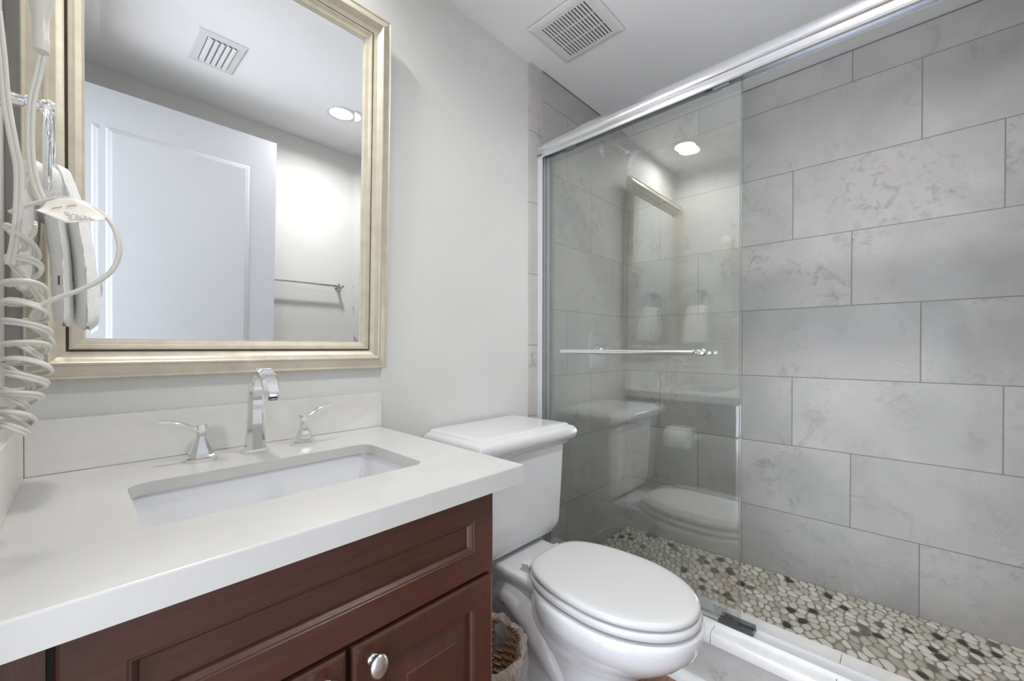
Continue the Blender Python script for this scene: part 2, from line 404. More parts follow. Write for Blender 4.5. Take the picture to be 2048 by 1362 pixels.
m.loft([[(x, y, z) for x, z in pr] for y in (YO, YT)])
struct(m.build('trim_3', MT['marble'], smooth=True, auto=.9), 'rounded white stone trim at the foot of the shower curb', 'trim')

m = MB(); m.box(XR-.003, XR-.0005, YO, YT, ZC-.0045, ZC-.0005); m.box(1.424, XR-.003, YT-.003, YT-.0005, ZC-.0045, ZC-.0005)
struct(m.build('trim_4', MT['alu_in']), 'thin dark grout line where the shower tile meets the ceiling', 'trim')
# ================================================================== SHOWER DOOR HARDWARE
zt = Z(-.882)
sd = thing('sliding_shower_door', (1.41, .35, zt), 'frameless sliding glass shower door hung from a bright aluminium header on the curb', 'shower door')
prof = [(1.392, .832), (1.387, .834), (1.386, .842), (1.389, .844), (1.389, .847), (1.385, .849), (1.385, .854), (1.388, .856), (1.388, .859),
        (1.383, .863), (1.381, .872), (1.382, .882), (1.386, .893), (1.394, .902), (1.404, .908), (1.409, .909), (1.411, .914), (1.452, .914), (1.456, .910), (1.456, .851),
        (1.450, .851), (1.450, .868), (1.392, .868)]
m = MB(); m.loft([[(x, y, Z(z)) for x, z in prof] for y in (YO, YT-.001)]); m.build('header', MT['alu'], sd, smooth=True, auto=.45)
m = MB(); m.box(1.3925, 1.4495, YO+.001, YT-.002, Z(.858), Z(.8675)); m.build('header_channel', MT['alu_in'], sd)
m = MB()
for y0 in (.40, .98): m.box(1.396, 1.404, y0, y0+.05, Z(.828), Z(.855), bev=.002); m.box(1.426, 1.434, y0+.03, y0+.08, Z(.836), Z(.855), bev=.002)
m.build('roller_hanger', MT['alu_in'], sd)
m = MB(); m.box(1.389, 1.443, YT-.003, YT-.0005, zt, Z(.85)); m.box(1.389, 1.392, YT-.026, YT-.003, zt, Z(.85)); m.box(1.440, 1.443, YT-.026, YT-.003, zt, Z(.85)); m.box(1.414, 1.417, YT-.02, YT-.003, zt, Z(.85))
m.build('wall_jamb', MT['white_metal'], sd)
m = MB(); m.box(1.4455, 1.4475, YT-.03, YT-.0005, zt, Z(.85)); m.box(1.4475, 1.470, YT-.010, YT-.0005, zt, Z(.85)); m.build('door_seal', MT['seal'], sd)
m = MB(); m.box(1.388, 1.446, YO, YT-.001, zt, zt+.004); m.box(1.388, 1.391, YO, YT-.001, zt+.004, zt+.013); m.box(1.441, 1.446, YO, YT-.001, zt+.004, zt+.010)
m.build('bottom_track', MT['white_metal'], sd)
def pane(x0, x1, y0, y1, z0, z1, name):
    v = [(x, y, z) for z in (z0, z1) for y in (y0, y1) for x in (x0, x1)]
    f = [(0, 2, 3, 1), (4, 5, 7, 6), (0, 1, 5, 4), (2, 6, 7, 3), (0, 4, 6, 2), (1, 3, 7, 5)]
    return mesh_obj(name, v, f, [MT['glass'], MT['glass_edge']], sd, midx=[1, 1, 1, 1, 0, 0])
gz0 = zt+.012
gp = pane(1.397, 1.403, .368, YT-.012, gz0, Z(.853), 'glass_panel')
gp2 = pane(1.427, 1.433, .370, YT-.012, gz0, Z(.853), 'glass_panel')
m = MB()
bx = 1.352
m.tube([(bx, 1.018, Z(-.013)), (bx, 1.014, Z(-.013)), (bx, .49, Z(-.013)), (bx, .486, Z(-.013))], [.007, .0095, .0095, .007], 16)
for y in (.985, .475):
    m.lathe((1.3965, y, Z(-.013)), (-1, 0, 0), [(0, 0), (.012, 0), (.013, .003), (.012, .007), (.0085, .010), (.0085, bx*0+.046), (.006, .048), (0, .048)], 20)
m.build('towel_bar_handle', MT['alu'], gp, smooth=True, auto=.5)
m = MB()
for r in range(3):
    for k in range(9-r):
        m.box(1.3962, 1.3968, .402+k*.0045+r*.002, .4052+k*.0045+r*.002, Z(-.826)-.0085*r, Z(-.826)-.0085*r+.005)
m.build('etched_mark', MT['etch'], gp)
gd = MB(); gd.box(1.391, 1.3955, .328, .425, zt+.004, zt+.026, bev=.001); gd.box(1.4045, 1.4255, .328, .425, zt+.004, zt+.020, bev=.001); gd.box(1.4345, 1.438, .328, .425, zt+.004, zt+.026)
gd.build('bottom_guide', MT['clear_plastic'], sd)
m = MB(); m.box(1.4455, 1.4535, YT-.028, YT-.012, Z(.0)-.012, Z(.0)+.003, bev=.001); m.build('bumper', MT['dark'], sd)

# ---- shower valve
sv = thing('shower_valve', (1.875, YT, Z(-.012)), 'chrome shower valve plate with lever on the tiled back wall', 'shower valve')
def xz_ring(c, hx, hz, r, y): return [(x, y, z) for x, z in rrect(c[0], c[1], hx, hz, r, 6)]
c = (1.877, Z(-.012))
m = MB(); m.loft([xz_ring(c, .088, .095, .035, YT-.0005), xz_ring(c, .088, .095, .035, YT-.006), xz_ring(c, .082, .089, .03, YT-.011), xz_ring(c, .055, .06, .03, YT-.014)]); m.build('valve_plate', MT['chrome'], sv, smooth=True, auto=.6)
m = MB(); m.lathe((c[0], YT-.013, c[1]), (0, -1, 0), [(.03, 0), (.028, .02), (.022, .03), (.020, .05), (0, .052)], 24); m.build('valve_hub', MT['chrome'], sv, smooth=True, auto=.7)
m = MB(); m.tube(smoothpath([(c[0], YT-.055, c[1]+.005), (c[0]+.02, YT-.062, c[1]-.0), (c[0]+.055, YT-.07, c[1]-.012)]), [.008]*8+[.009]*8+[.006], 12); m.build('lever', MT['chrome'], sv, smooth=True)
# ---- shower head
sh = thing('wall_shower', (1.92, YT, Z(1.05)), 'chrome shower head on a curved arm high on the tiled wall', 'shower')
m = MB(); m.lathe((1.92, YT-.0005, Z(1.05)), (0, -1, 0), [(.033, 0), (.032, .004), (.022, .010), (.011, .014), (0, .014)], 28); m.build('flange', MT['chrome'], sh, smooth=True, auto=.7)
pth = smoothpath([(1.92, YT-.008, Z(1.05)), (1.92, YT-.04, Z(1.053)), (1.92, YT-.085, Z(1.045)), (1.92, YT-.125, Z(1.015)), (1.92, YT-.145, Z(.997))])
m = MB(); m.tube(pth, .0105, 14); m.build('shower_arm', MT['chrome'], sh, smooth=True)
m = MB(); m.lathe((1.92, YT-.14, Z(1.000)), Vector((0, -.72, -.70)), [(.012, 0), (.017, .004), (.017, .016), (.014, .022), (.020, .03), (.036, .048), (.040, .056), (.040, .066), (.034, .07), (0, .070)], 28); m.build('spray_head', MT['chrome'], sh, smooth=True, auto=.6)

# ================================================================== MIRROR (hangs leaning slightly forward)
tl = math.radians(1.75)
mr = thing('framed_mirror', (.28, YW-.002, Z(-.062)), 'large wall mirror in a stepped champagne-coloured frame above the vanity', 'mirror')
FX0, FX1, FZ0, FZ1 = -.0765, .650, Z(-.062), Z(.982)
def tilt(x, d, z):
    """d = distance in front of the mirror back; lean about the bottom edge"""
    h = z-FZ0; return (x, YW-.001 - d*math.cos(tl) - h*math.sin(tl), FZ0 + h*math.cos(tl) - d*math.sin(tl)*0)
prof = [(0, 0), (0, .022), (.002, .026), (.005, .0255), (.007, .0235), (.026, .031), (.029, .0345), (.032, .035), (.0345, .033), (.038, .027), (.043, .0215), (.049, .0185), (.0535, .0175),
        (.0545, .0125), (.0575, .0125), (.0585, .0195), (.0625, .0200), (.0640, .0165), (.0665, .0165), (.0675, .0140), (.0760, .0115), (.0775, .0075), (.0800, .0070), (.0805, .0035)]
m = MB()
rings = []
for wd, d in prof:
    rings.append([tilt(FX0+wd, d, FZ0+wd), tilt(FX1-wd, d, FZ0+wd), tilt(FX1-wd, d, FZ1-wd), tilt(FX0+wd, d, FZ1-wd)])
mids = []
for i in range(len(rings)-1): mids += [1 if prof[i] == (.0545, .0125) else 0]*4
m.loft(rings, False, False, mi=mids)
m.build('mirror_frame', [MT['frame'], MT['frame_groove']], mr, smooth=True, auto=.30)
m = MB(); gi = .0805; bw = .021; bh = .00042
R = [(gi-.004, .004+bh), (gi+bw, .004)]
rings = [[tilt(FX0+w_, d, FZ0+w_), tilt(FX1-w_, d, FZ0+w_), tilt(FX1-w_, d, FZ1-w_), tilt(FX0+w_, d, FZ1-w_)] for w_, d in R]
m.loft(rings, False, True)
m.build('mirror_glass', MT['mirror'], mr)

# ================================================================== VANITY
CT, CB = Z(-.24), Z(-.277); CX1, CY0 = .629, .568; YB = YW-.020
va = thing('vanity_cabinet', (.24, .9, 0), 'cherry-stained wooden vanity cabinet under the white counter', 'cabinet')
FY = .600      # face of doors and drawer front
m = MB(); m.box(XL+.001, XL+.017, FY+.0215, YW-.001, .10, CB-.002); m.box(.558, .575, FY+.0215, YW-.001, .10, CB-.002); m.box(XL+.017, .558, FY+.0215, YW-.001, .10, .116); m.box(XL+.017, .558, YW-.007, YW-.001, .116, CB-.002)
m.box(XL+.001, .56, FY+.08, YW-.001, 0.001, .0995)
# face frame pieces
m.box(XL+.001, -.026, FY+.002, FY+.021, .10, CB-.002)
m.build('cabinet_body', MT['cherry_v'], va)
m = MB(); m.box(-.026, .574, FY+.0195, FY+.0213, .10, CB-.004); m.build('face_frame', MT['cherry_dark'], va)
def door(name, x0, x1, z0, z1, rings, mat):
    m = MB(); R = panel_rings(x0, x1, z0, z1, FY+.0193, rings); m.loft(R, False, True); return m.build(name, mat, va, smooth=False)
dr = [(0, 0), (0, .014), (.0012, .0172), (.004, .0193), (.052, .0193), (.0535, .0178), (.0560, .0178), (.061, .0130), (.0625, .0100), (.0628, .0085)]
door('drawer_front', -.0205, .5745, Z(-.4475), CB-.006, dr, MT['cherry'])
dd = [(0, 0), (0, .012), (.0015, .0160), (.005, .0185), (.007, .0193), (.050, .0193), (.0515, .0180), (.054, .0178), (.0575, .0135), (.058, .0085), (.062, .0085), (.095, .0165), (.0965, .0180), (.0975, .0182)]
d1 = door('door', .2805, .5745, .105, Z(-.4535), dd, MT['cherry_v'])
d2 = door('door', -.0205, .2725, .105, Z(-.4535), dd, MT['cherry_v'])
for kx, par in ((.312, d1), (.240, d2)):
    m = MB(); n_ = 24; rings = []
    for r, h in [(.008, 0), (.0085, .0015), (.006, .004), (.0055, .011), (.009, .014), (.0135, .017), (.0150, .0205), (.0140, .0245), (.0105, .0275), (.005, .029), (.0003, .0293)]:
        e_ = 1.0 if h < .012 else 1.0 + .28*min(1, (h-.012)/.005)
        rings.append([(kx+r*math.cos(2*PI*j/n_), FY-.0003-h, Z(-.487)+r*e_*math.sin(2*PI*j/n_)) for j in range(n_)])
    m.loft(rings, False, True); k = m.build('knob', MT['nickel'], par, smooth=True, auto=.9)
    tag(k, 'satin nickel oval knob')
# countertop with rounded-rectangle sink cut-out
ct = thing('countertop', (.27, .87, CB), 'thick white quartz counter with a sink cut-out on the vanity', 'countertop')
SX0, SX1, SY0, SY1 = .052, .494, .722, .977
def cut_slab(x0, x1, y0, y1, z0, z1, hole, bev=.0025):
    cx, cy = sum(p[0] for p in hole)/len(hole), sum(p[1] for p in hole)/len(hole)
    out = []
    for hx, hy in hole:
        dx, dy = hx-cx, hy-cy; s = min(((x1-cx) if dx > 0 else (x0-cx))/dx if abs(dx) > 1e-9 else 1e9, ((y1-cy) if dy > 0 else (y0-cy))/dy if abs(dy) > 1e-9 else 1e9)
        out.append([cx+dx*s, cy+dy*s])
    for X_, Y_ in ((x0, y0), (x0, y1), (x1, y0), (x1, y1)):
        i = min(range(len(out)), key=lambda k: (out[k][0]-X_)**2+(out[k][1]-Y_)**2); out[i] = [X_, Y_]
    def ins(p, b): return (min(max(p[0], x0+b), x1-b), min(max(p[1], y0+b), y1-b))
    rings = [[(a, b, z1-.022) for a, b in hole], [(a+(a-cx)*.16, b+(b-cy)*.22, z1-.022) for a, b in hole], [(a+(a-cx)*.16, b+(b-cy)*.22, z0) for a, b in hole], [(a, b, z0) for a, b in out], [(a, b, z1-bev) for a, b in out]]
    rings.append([ins(p, bev*.3)+(z1-bev*.3,) for p in out]); rings.append([ins(p, bev)+(z1,) for p in out])
    rings.append([(a+(cx-a)*-.002, b+(cy-b)*-.002, z1) for a, b in hole]); rings.append([(a, b, z1-.0012) for a, b in hole])
    mb = MB(); mb.loft(rings, loop=True); return mb
hole = rrect((SX0+SX1)/2, (SY0+SY1)/2, (SX1-SX0)/2, (SY1-SY0)/2, .028, 8)
cut_slab(XL+.001, CX1, CY0, YW-.0005, CB, CT, hole).build('slab', MT['quartz'], ct, smooth=False)
m = MB(); m.box(XL+.0215, .636, YB, YW-.0005, CT+.0004, Z(-.137), bev=.0015); tag(m.build('backsplash', MT['splash']), 'low off-white quartz backsplash along the wall under the mirror', 'backsplash')
m = MB(); m.box(XL+.001, XL+.021, CY0+.004, YW-.001, CT+.0004, Z(-.137), bev=.0015); tag(m.build('backsplash', MT['splash']), 'short side splash slab standing against the left wall', 'backsplash')
# sink basin (hangs under the thinner slab edge of the cut-out)
SB = CT-.0222
sk = thing('sink', (.273, .85, SB-.14), 'white rectangular undermount sink basin set into the counter', 'sink')
cx, cy = (SX0+SX1)/2, (SY0+SY1)/2; hx, hy = (SX1-SX0)/2, (SY1-SY0)/2
lv = [(.006, .006, 0, .03), (.005, .005, -.006, .03), (-.002, -.004, -.04, .03), (-.012, -.014, -.09, .034), (-.03, -.028, -.118, .04), (-.06, -.05, -.130, .05), (-.12, -.085, -.134, .04), (-.175, -.115, -.136, .01)]
rings = [[(x, y, SB-.0005+dz) for x, y in rrect(cx, cy, hx+ex, hy+ey, r, 8)] for ex, ey, dz, r in lv]
outer = [[(x, y, SB-.0005+dz) for x, y in rrect(cx, cy, hx+ex, hy+ey, r, 8)] for ex, ey, dz, r in [(-.10, -.08, -.150, .04), (-.01, -.01, -.135, .04), (.012, .008, -.09, .03), (.018, .016, -.012, .03), (.022, .02, 0, .03)]]
m = MB(); m.loft(rings, False, True); m.loft(outer, True, False); m.loft([outer[-1], rings[0]], False, False)
m.build('basin', MT['porcelain'], sk, smooth=True, auto=.9)
m = MB(); m.lathe((cx, cy, SB-.1365), (0, 0, 1), [(.024, 0), (.024, .002), (.019, .003), (.017, .001), (0, .0012)], 24, cap0=True); m.build('drain', MT['chrome'], sk, smooth=True, auto=.6)

# ---- faucet
fc = thing('faucet', (.275, 1.083, CT), 'chrome gooseneck faucet with two lever handles behind the sink', 'faucet')
def octa(cx, cy, z, hx, hy, ch=.3, tiltf=None):
    c_ = ch*min(hx, hy); p = [(hx, hy-c_), (hx-c_, hy), (-hx+c_, hy), (-hx, hy-c_), (-hx, -hy+c_), (-hx+c_, -hy), (hx-c_, -hy), (hx, -hy+c_)]
    return [(cx+a, cy+b, z) for a, b in p]
m = MB(); m.loft([octa(.275, 1.083, CT+.0002, .027, .024, .6), octa(.275, 1.083, CT+.005, .027, .024, .6), octa(.275, 1.083, CT+.009, .023, .020, .6)]); m.build('base_plate', MT['chrome'], fc)
# body: octagonal column narrowing upward, then swept arch forward
m = MB(); pth = [(1.083, .009), (1.083, .03), (1.082, .06), (1.080, .095), (1.077, .125), (1.070, .150), (1.056, .170), (1.036, .182), (1.012, .185), (.990, .178), (.972, .163), (.960, .145), (.955, .134)]
hw = [.0200, .0190, .0178, .0165, .0158, .0156, .0156, .0156, .0156, .0156, .0156, .0154, .0150]
th = [.0175, .0165, .0152, .0140, .0128, .0118, .0110, .0106, .0103, .0103, .0106, .0115, .0120]
P = smoothpath([Vector((0, a, b)) for a, b in pth], 4); rings = []
for i, p in enumerate(P):
    t_ = (P[min(i+1, len(P)-1)]-P[max(i-1, 0)]).normalized(); nn = Vector((1, 0, 0)).cross(t_)
    f_ = i/4; k0 = min(int(f_), len(hw)-1); k1 = min(k0+1, len(hw)-1); fr = f_-k0
    a = hw[k0]*(1-fr)+hw[k1]*fr; b = th[k0]*(1-fr)+th[k1]*fr
    rings.append([Vector((.275+q[0], p.y, CT+p.z)) + nn*q[1] for q in [(x, y) for x, y, _ in octa(0, 0, 0, a, b, .55)]])
m.loft(rings); m.build('spout', MT['chrome'], fc, smooth=True, auto=.5)
m = MB(); m.lathe((.275, .9548, CT+.1335), (0, -.28, -1), [(.0088, 0), (.0088, .003), (.007, .003), (.006, .001), (0, .001)], 20); m.build('aerator', MT['alu_in'], fc, smooth=True, auto=.5)
def handle(cx, cy, sgn):
    m = MB(); m.loft([octa(cx, cy, CT+.009, .0215, .0175, .6), octa(cx, cy, CT+.016, .0205, .0165, .6), octa(cx, cy, CT+.034, .0135, .0115, .6), octa(cx, cy, CT+.052, .0078, .0075, .6)]); h = m.build('handle', MT['chrome'], fc)
    loc = h
    def sub(mb, name, **k):
        o = mb.build(name, MT['chrome'], None, **k); o.parent = h; o.matrix_parent_inverse = Matrix.Identity(4); return o
    m = MB(); m.loft([octa(cx, cy, CT+.0002, .0275, .023, .6), octa(cx, cy, CT+.006, .0275, .023, .6), octa(cx, cy, CT+.009, .0235, .019, .6)]); sub(m, 'escutcheon')
    m = MB(); m.loft([octa(cx, cy, CT+.052, .0088, .0085, .5), octa(cx, cy, CT+.062, .0088, .0085, .5), octa(cx, cy, CT+.066, .0102, .0095, .5), octa(cx, cy, CT+.074, .0102, .0095, .5), octa(cx, cy, CT+.076, .008, .0075, .5)]); sub(m, 'neck_cap')
    if sgn < 0: pts = [(0, 0, .067), (-.014, 0, .069), (-.030, -.001, .078), (-.050, -.002, .085), (-.070, -.003, .0875)]
    else: pts = [(0, 0, .067), (.014, 0, .069), (.028, -.001, .078), (.046, -.002, .086), (.066, -.003, .091)]
    m = MB(); P = smoothpath([(cx+a, cy+b, CT+c_) for a, b, c_ in pts], 6); m.tube(P, [.0064+.0012*math.sin(PI*i/(len(P)-1)) for i in range(len(P))], 12, flat=.75); sub(m, 'lever', smooth=True, auto=.8)
handle(.174, 1.083, -1)
handle(.381, 1.085, 1)

# ---- toilet paper roll on the vanity side
tp = thing('toilet_paper_holder', (.575, .862, Z(-.47)), 'toilet paper roll on a chrome holder on the vanity side facing the toilet', 'toilet paper holder')
m = MB(); m.lathe((.575+.065, .805, Z(-.47)), (0, 1, 0), [(.02, 0), (.055, 0), (.056, .002), (.056, .108), (.055, .11), (.02, .11), (.02, 0)], 40); m.build('paper_roll', MT['paper'], tp, smooth=True, auto=.6)
m = MB()
for y in (.79, .93): m.lathe((.5752, y, Z(-.47)), (1, 0, 0), [(.018, 0), (.017, .004), (.008, .008), (.007, .065), (.009, .07), (.006, .075), (0, .075)], 20)
m.tube([(.64, .79, Z(-.47)), (.64, .93, Z(-.47))], .006, 10)
m.build('holder', MT['chrome'], tp, smooth=True, auto=.6)

# ================================================================== TOILET
TX = 1.035
to = thing('toilet', (TX, .75, 0), 'white two-piece toilet with closed lid between the vanity and shower', 'toilet')
def yrr(hx, y0, y1, r, z, n=6, cx=None): return [(x, y, z) for x, y in rrect(TX if cx is None else cx, (y0+y1)/2, hx, (y1-y0)/2, r, n)]
m = MB()
m.loft([yrr(.135, .965, 1.15, .03, Z(-.688)), yrr(.150, .945, 1.158, .03, Z(-.680)), yrr(.168, .930, 1.162, .028, Z(-.668)), yrr(.183, .924, 1.165, .020, Z(-.650)), yrr(.186, .921, 1.166, .016, Z(-.640)), yrr(.190, .920, 1.168, .015, Z(-.62)),
        yrr(.200, .917, 1.170, .015, Z(-.48)), yrr(.2065, .915, 1.170, .015, Z(-.352)), yrr(.2085, .914, 1.170, .015, Z(-.335))])
m.build('tank', MT['porcelain'], to, smooth=True, auto=.8)
m = MB()
lid = [(.205, .918, -.352), (.213, .910, -.352), (.2165, .907, -.347), (.2165, .905, -.343), (.2200, .902, -.341), (.2320, .893, -.334), (.2400, .886, -.325), (.2435, .883, -.314), (.2430, .8835, -.304), (.2385, .888, -.295), (.2310, .895, -.288), (.2220, .904, -.2855), (.2200, .906, -.2835), (.2165, .9095, -.2790), (.2120, .914, -.2775), (.19, .936, -.2768)]
m.loft([yrr(a, b, 1.175-max(0, .0) - (0 if z < -.29 else .006), .004, Z(z), 3) for a, b, z in lid])
m.build('tank_lid', MT['porcelain'], to, smooth=True, auto=.7)
def egg(z, yf, yb, hw, ym=.60, n=48, pw=2.0, bw=2.6, cx=TX):
    o = []
    for i in range(n):
        a = 2*PI*i/n; s, c_ = math.sin(a), math.cos(a)
        if c_ >= 0:  # front half (towards -Y)
            x = hw*(abs(s)**(2/pw))*(1 if s >= 0 else -1); y = ym-(ym-yf)*abs(c_)**(2/pw)
        else:
            x = hw*(abs(s)**(2/bw))*(1 if s >= 0 else -1); y = ym+(yb-ym)*abs(c_)**(2/bw)
        o.append((cx+x, y, z))
    return o
m = MB()
BR = [(-.6965, .385, .80, .150, .60), (-.6965, .362, .812, .170, .60), (-.699, .352, .82, .179, .60), (-.706, .351, .825, .184, .60), (-.718, .352, .830, .185, .60), (-.735, .355, .835, .184, .60), (-.755, .364, .84, .176, .60), (-.785, .390, .85, .160, .61),
      (-.820, .432, .86, .138, .63), (-.850, .475, .87, .118, .65), (-.880, .512, .90, .105, .67), (-.93, .540, .93, .100, .70), (-.99, .552, .97, .102, .72), (-1.03, .553, 1.0, .105, .74), (-1.045, .548, 1.01, .112, .74), (-1.0845, .545, 1.015, .116, .74)]
rings = [egg(Z(z), yf, yb, hw, ym, 56, 2.05 if z > -.86 else 3.2, 2.4 if z > -.86 else 3.2) for z, yf, yb, hw, ym in BR]
m.loft(rings)
# deck behind the seat and the column under it
def dk(z, hx, y0, y1, r=.02): return yrr(hx, y0, y1, r, Z(z), 4)
m.loft([dk(-.6925, .105, .80, 1.03), dk(-.6925, .112, .79, 1.04), dk(-.697, .119, .785, 1.05), dk(-.712, .120, .78, 1.055), dk(-.735, .112, .77, 1.05, .03), dk(-.78, .095, .77, 1.03, .04), dk(-.86, .085, .78, 1.02, .04), dk(-1.0, .09, .78, 1.02, .04), dk(-1.0845, .10, .77, 1.02, .04)])
# trapway bulges along both sides
for s in (-1, 1):
    P = smoothpath([(TX+s*.070, .98, Z(-.84)), (TX+s*.074, .94, Z(-.79)), (TX+s*.076, .885, Z(-.785)), (TX+s*.074, .83, Z(-.815)), (TX+s*.070, .775, Z(-.875)), (TX+s*.064, .72, Z(-.94)), (TX+s*.058, .68, Z(-1.0))], 6)
    m.tube(P, [.036+.022*math.sin(PI*i/(len(P)-1)) for i in range(len(P))], 20)
    m.loft([[(TX+s*.10+dx*.03, .86+dy, z) for dx, dy in rrect(0, 0, 1, .12-.1*k, .02, 4)] for k, z in ((0, Z(-1.0845)), (0, Z(-1.06)), (.3, Z(-1.05)))])
m.build('bowl', MT['porcelain'], to, smooth=True, auto=1.0)
def seat_outline(z, g, n=64):
    """oval seat: round front, slightly tapering to a squared back with rounded corners"""
    o = egg(z, .366-g, .828+g, .163+g, .585, n, 2.0, 3.7); return [(x if y < .6 else TX+(x-TX)*(1-.13*((y-.6)/.2)**1.5), y, z) for x, y, z in [(p[0], p[1], p[2]) for p in o]]
m = MB(); m.loft([seat_outline(Z(a), g) for a, g in ((-.690, -.006), (-.6915, .0), (-.688, .007), (-.680, .0095), (-.672, .006), (-.670, .0), (-.6695, -.012))]); m.build('seat', MT['seat'], to, smooth=True, auto=1.2)
m = MB(); m.loft([seat_outline(Z(a), g) for a, g in ((-.6665, -.008), (-.6665, -.001), (-.663, .004), (-.656, .0045), (-.650, .001), (-.647, -.006), (-.6455, -.02), (-.6445, -.06), (-.6440, -.12))]); m.build('lid', MT['seat'], to, smooth=True, auto=1.2)
m = MB()
for s in (-1, 1):
    m = MB(); m.loft([yrr(.016, .832, .862, .006, Z(z), 3, TX+s*.075) for z in (-.6925, -.674, -.670)]); m.tube([(TX+s*.092, .838, Z(-.674)), (TX+s*.055, .838, Z(-.674))], .0075, 14)
    m.build('hinge', MT['seat'], to, smooth=True, auto=.8)
m = MB(); m.lathe((TX-.15, .9165, Z(-.39)), (0, -1, 0), [(.013, 0), (.012, .008), (.006, .012), (0, .014)], 16); m.tube([(TX-.15, .902, Z(-.39)), (TX-.12, .900, Z(-.393)), (TX-.08, .902, Z(-.398))], [.006, .006, .004], 10)
m.build('flush_lever', MT['chrome'], to, smooth=True, auto=.8)

# ================================================================== WASTEBASKET
bc = Vector((.745, .84, 0)); BH = Z(-.815)
wb = thing('wastebasket', (bc.x, bc.y, 0), 'small woven rattan wastebasket with a clear bag, between cabinet and toilet', 'wastebasket')
def brad(z): return .085 + .038*(z/BH)
m = MB()
for k in range(26):
    z = .006 + k*(BH-.02)/26; n_ = 72; r0 = brad(z)
    P = [(bc.x+(r0+.003*(1 if (k % 2) else -1)*math.cos(12*2*PI*j/n_))*math.cos(2*PI*j/n_), bc.y+(r0+.003*(1 if (k % 2) else -1)*math.cos(12*2*PI*j/n_))*math.sin(2*PI*j/n_), z) for j in range(n_)]
    m.tube(P, .0042, 6, loop=True)
for j in range(24):
    a = 2*PI*j/24; m.tube([(bc.x+brad(z)*math.cos(a), bc.y+brad(z)*math.sin(a), z) for z in (.002, BH/2, BH-.006)], .003, 6)
m.lathe((bc.x, bc.y, .001), (0, 0, 1), [(0, 0), (.086, 0), (.086, .006), (0, .006)], 32)
m.build('basket_body', MT['rattan'], wb, smooth=True)
m = MB()
for k in range(4):
    n_ = 120; P = []
    for j in range(n_):
        a = 2*PI*j/n_; ph = 14*a + k*PI/2
        r_ = brad(BH)+.006*math.cos(ph); P.append((bc.x+r_*math.cos(a), bc.y+r_*math.sin(a), BH-.004+.006*math.sin(ph)))
    m.tube(P, .0038, 6, loop=True)
m.build('braided_rim', MT['rattan'], wb, smooth=True)
m = MB(); rnd = random.Random(3); n_ = 90; rings = []
prof = [(.060, .03, .004), (.095, .06, .006), (.106, .12, .007), (.112, .18, .008), (.112, .235, .008), (.118, BH+.004, .007), (.128, BH+.014, .006), (.134, BH+.004, .006), (.134, BH-.02, .006), (.132, BH-.05, .009), (.128, BH-.085, .012)]
jit = [[rnd.uniform(-1, 1) for _ in range(n_)] for _ in prof]
for i, (r_, z, am) in enumerate(prof):
    rr = []
    for j in range(n_):
        a = 2*PI*j/n_; d = am*(.5*math.sin(7*a+i*.8)+.35*math.sin(17*a+i*1.7)+.45*jit[i][j])
        rr.append((bc.x+(r_+d)*math.cos(a), bc.y+(r_+d)*math.sin(a), z+am*.7*math.sin(11*a+i)+.3*am*jit[i][(j*7) % n_]))
    rings.append(rr)
m.loft(rings, True, False); m.build('bag_liner', MT['liner'], wb, smooth=False)

# ================================================================== TOWEL RING + TOWEL on left wall
RX, RY, RZ, RR = -.036, 1.005, Z(.305), .082
tr = thing('towel_ring', (XL, RY-.015, Z(.385)), 'chrome towel ring on the left wall at the mirror frame', 'towel ring')
m = MB(); yy = RY-.012; zz = Z(.383)
m.lathe((XL+.0005, yy, zz), (1, 0, 0), [(.028, 0), (.027, .005), (.020, .008), (.012, .012), (.009, .02), (.0085, .034), (.0115, .036), (.0115, .040), (.0085, .042), (.0085, .050), (.012, .053), (.013, .060), (.011, .066), (0, .068)], 24)
m.build('wall_post', MT['chrome'], tr, smooth=True, auto=.7)
m = MB(); P = [(RX, RY+RR*math.cos(2*PI*j/64), RZ+RR*math.sin(2*PI*j/64)) for j in range(64)]; m.tube(P, .0048, 12, loop=True, ref=Vector((1, 0, 0))); m.build('ring', MT['chrome'], tr, smooth=True)

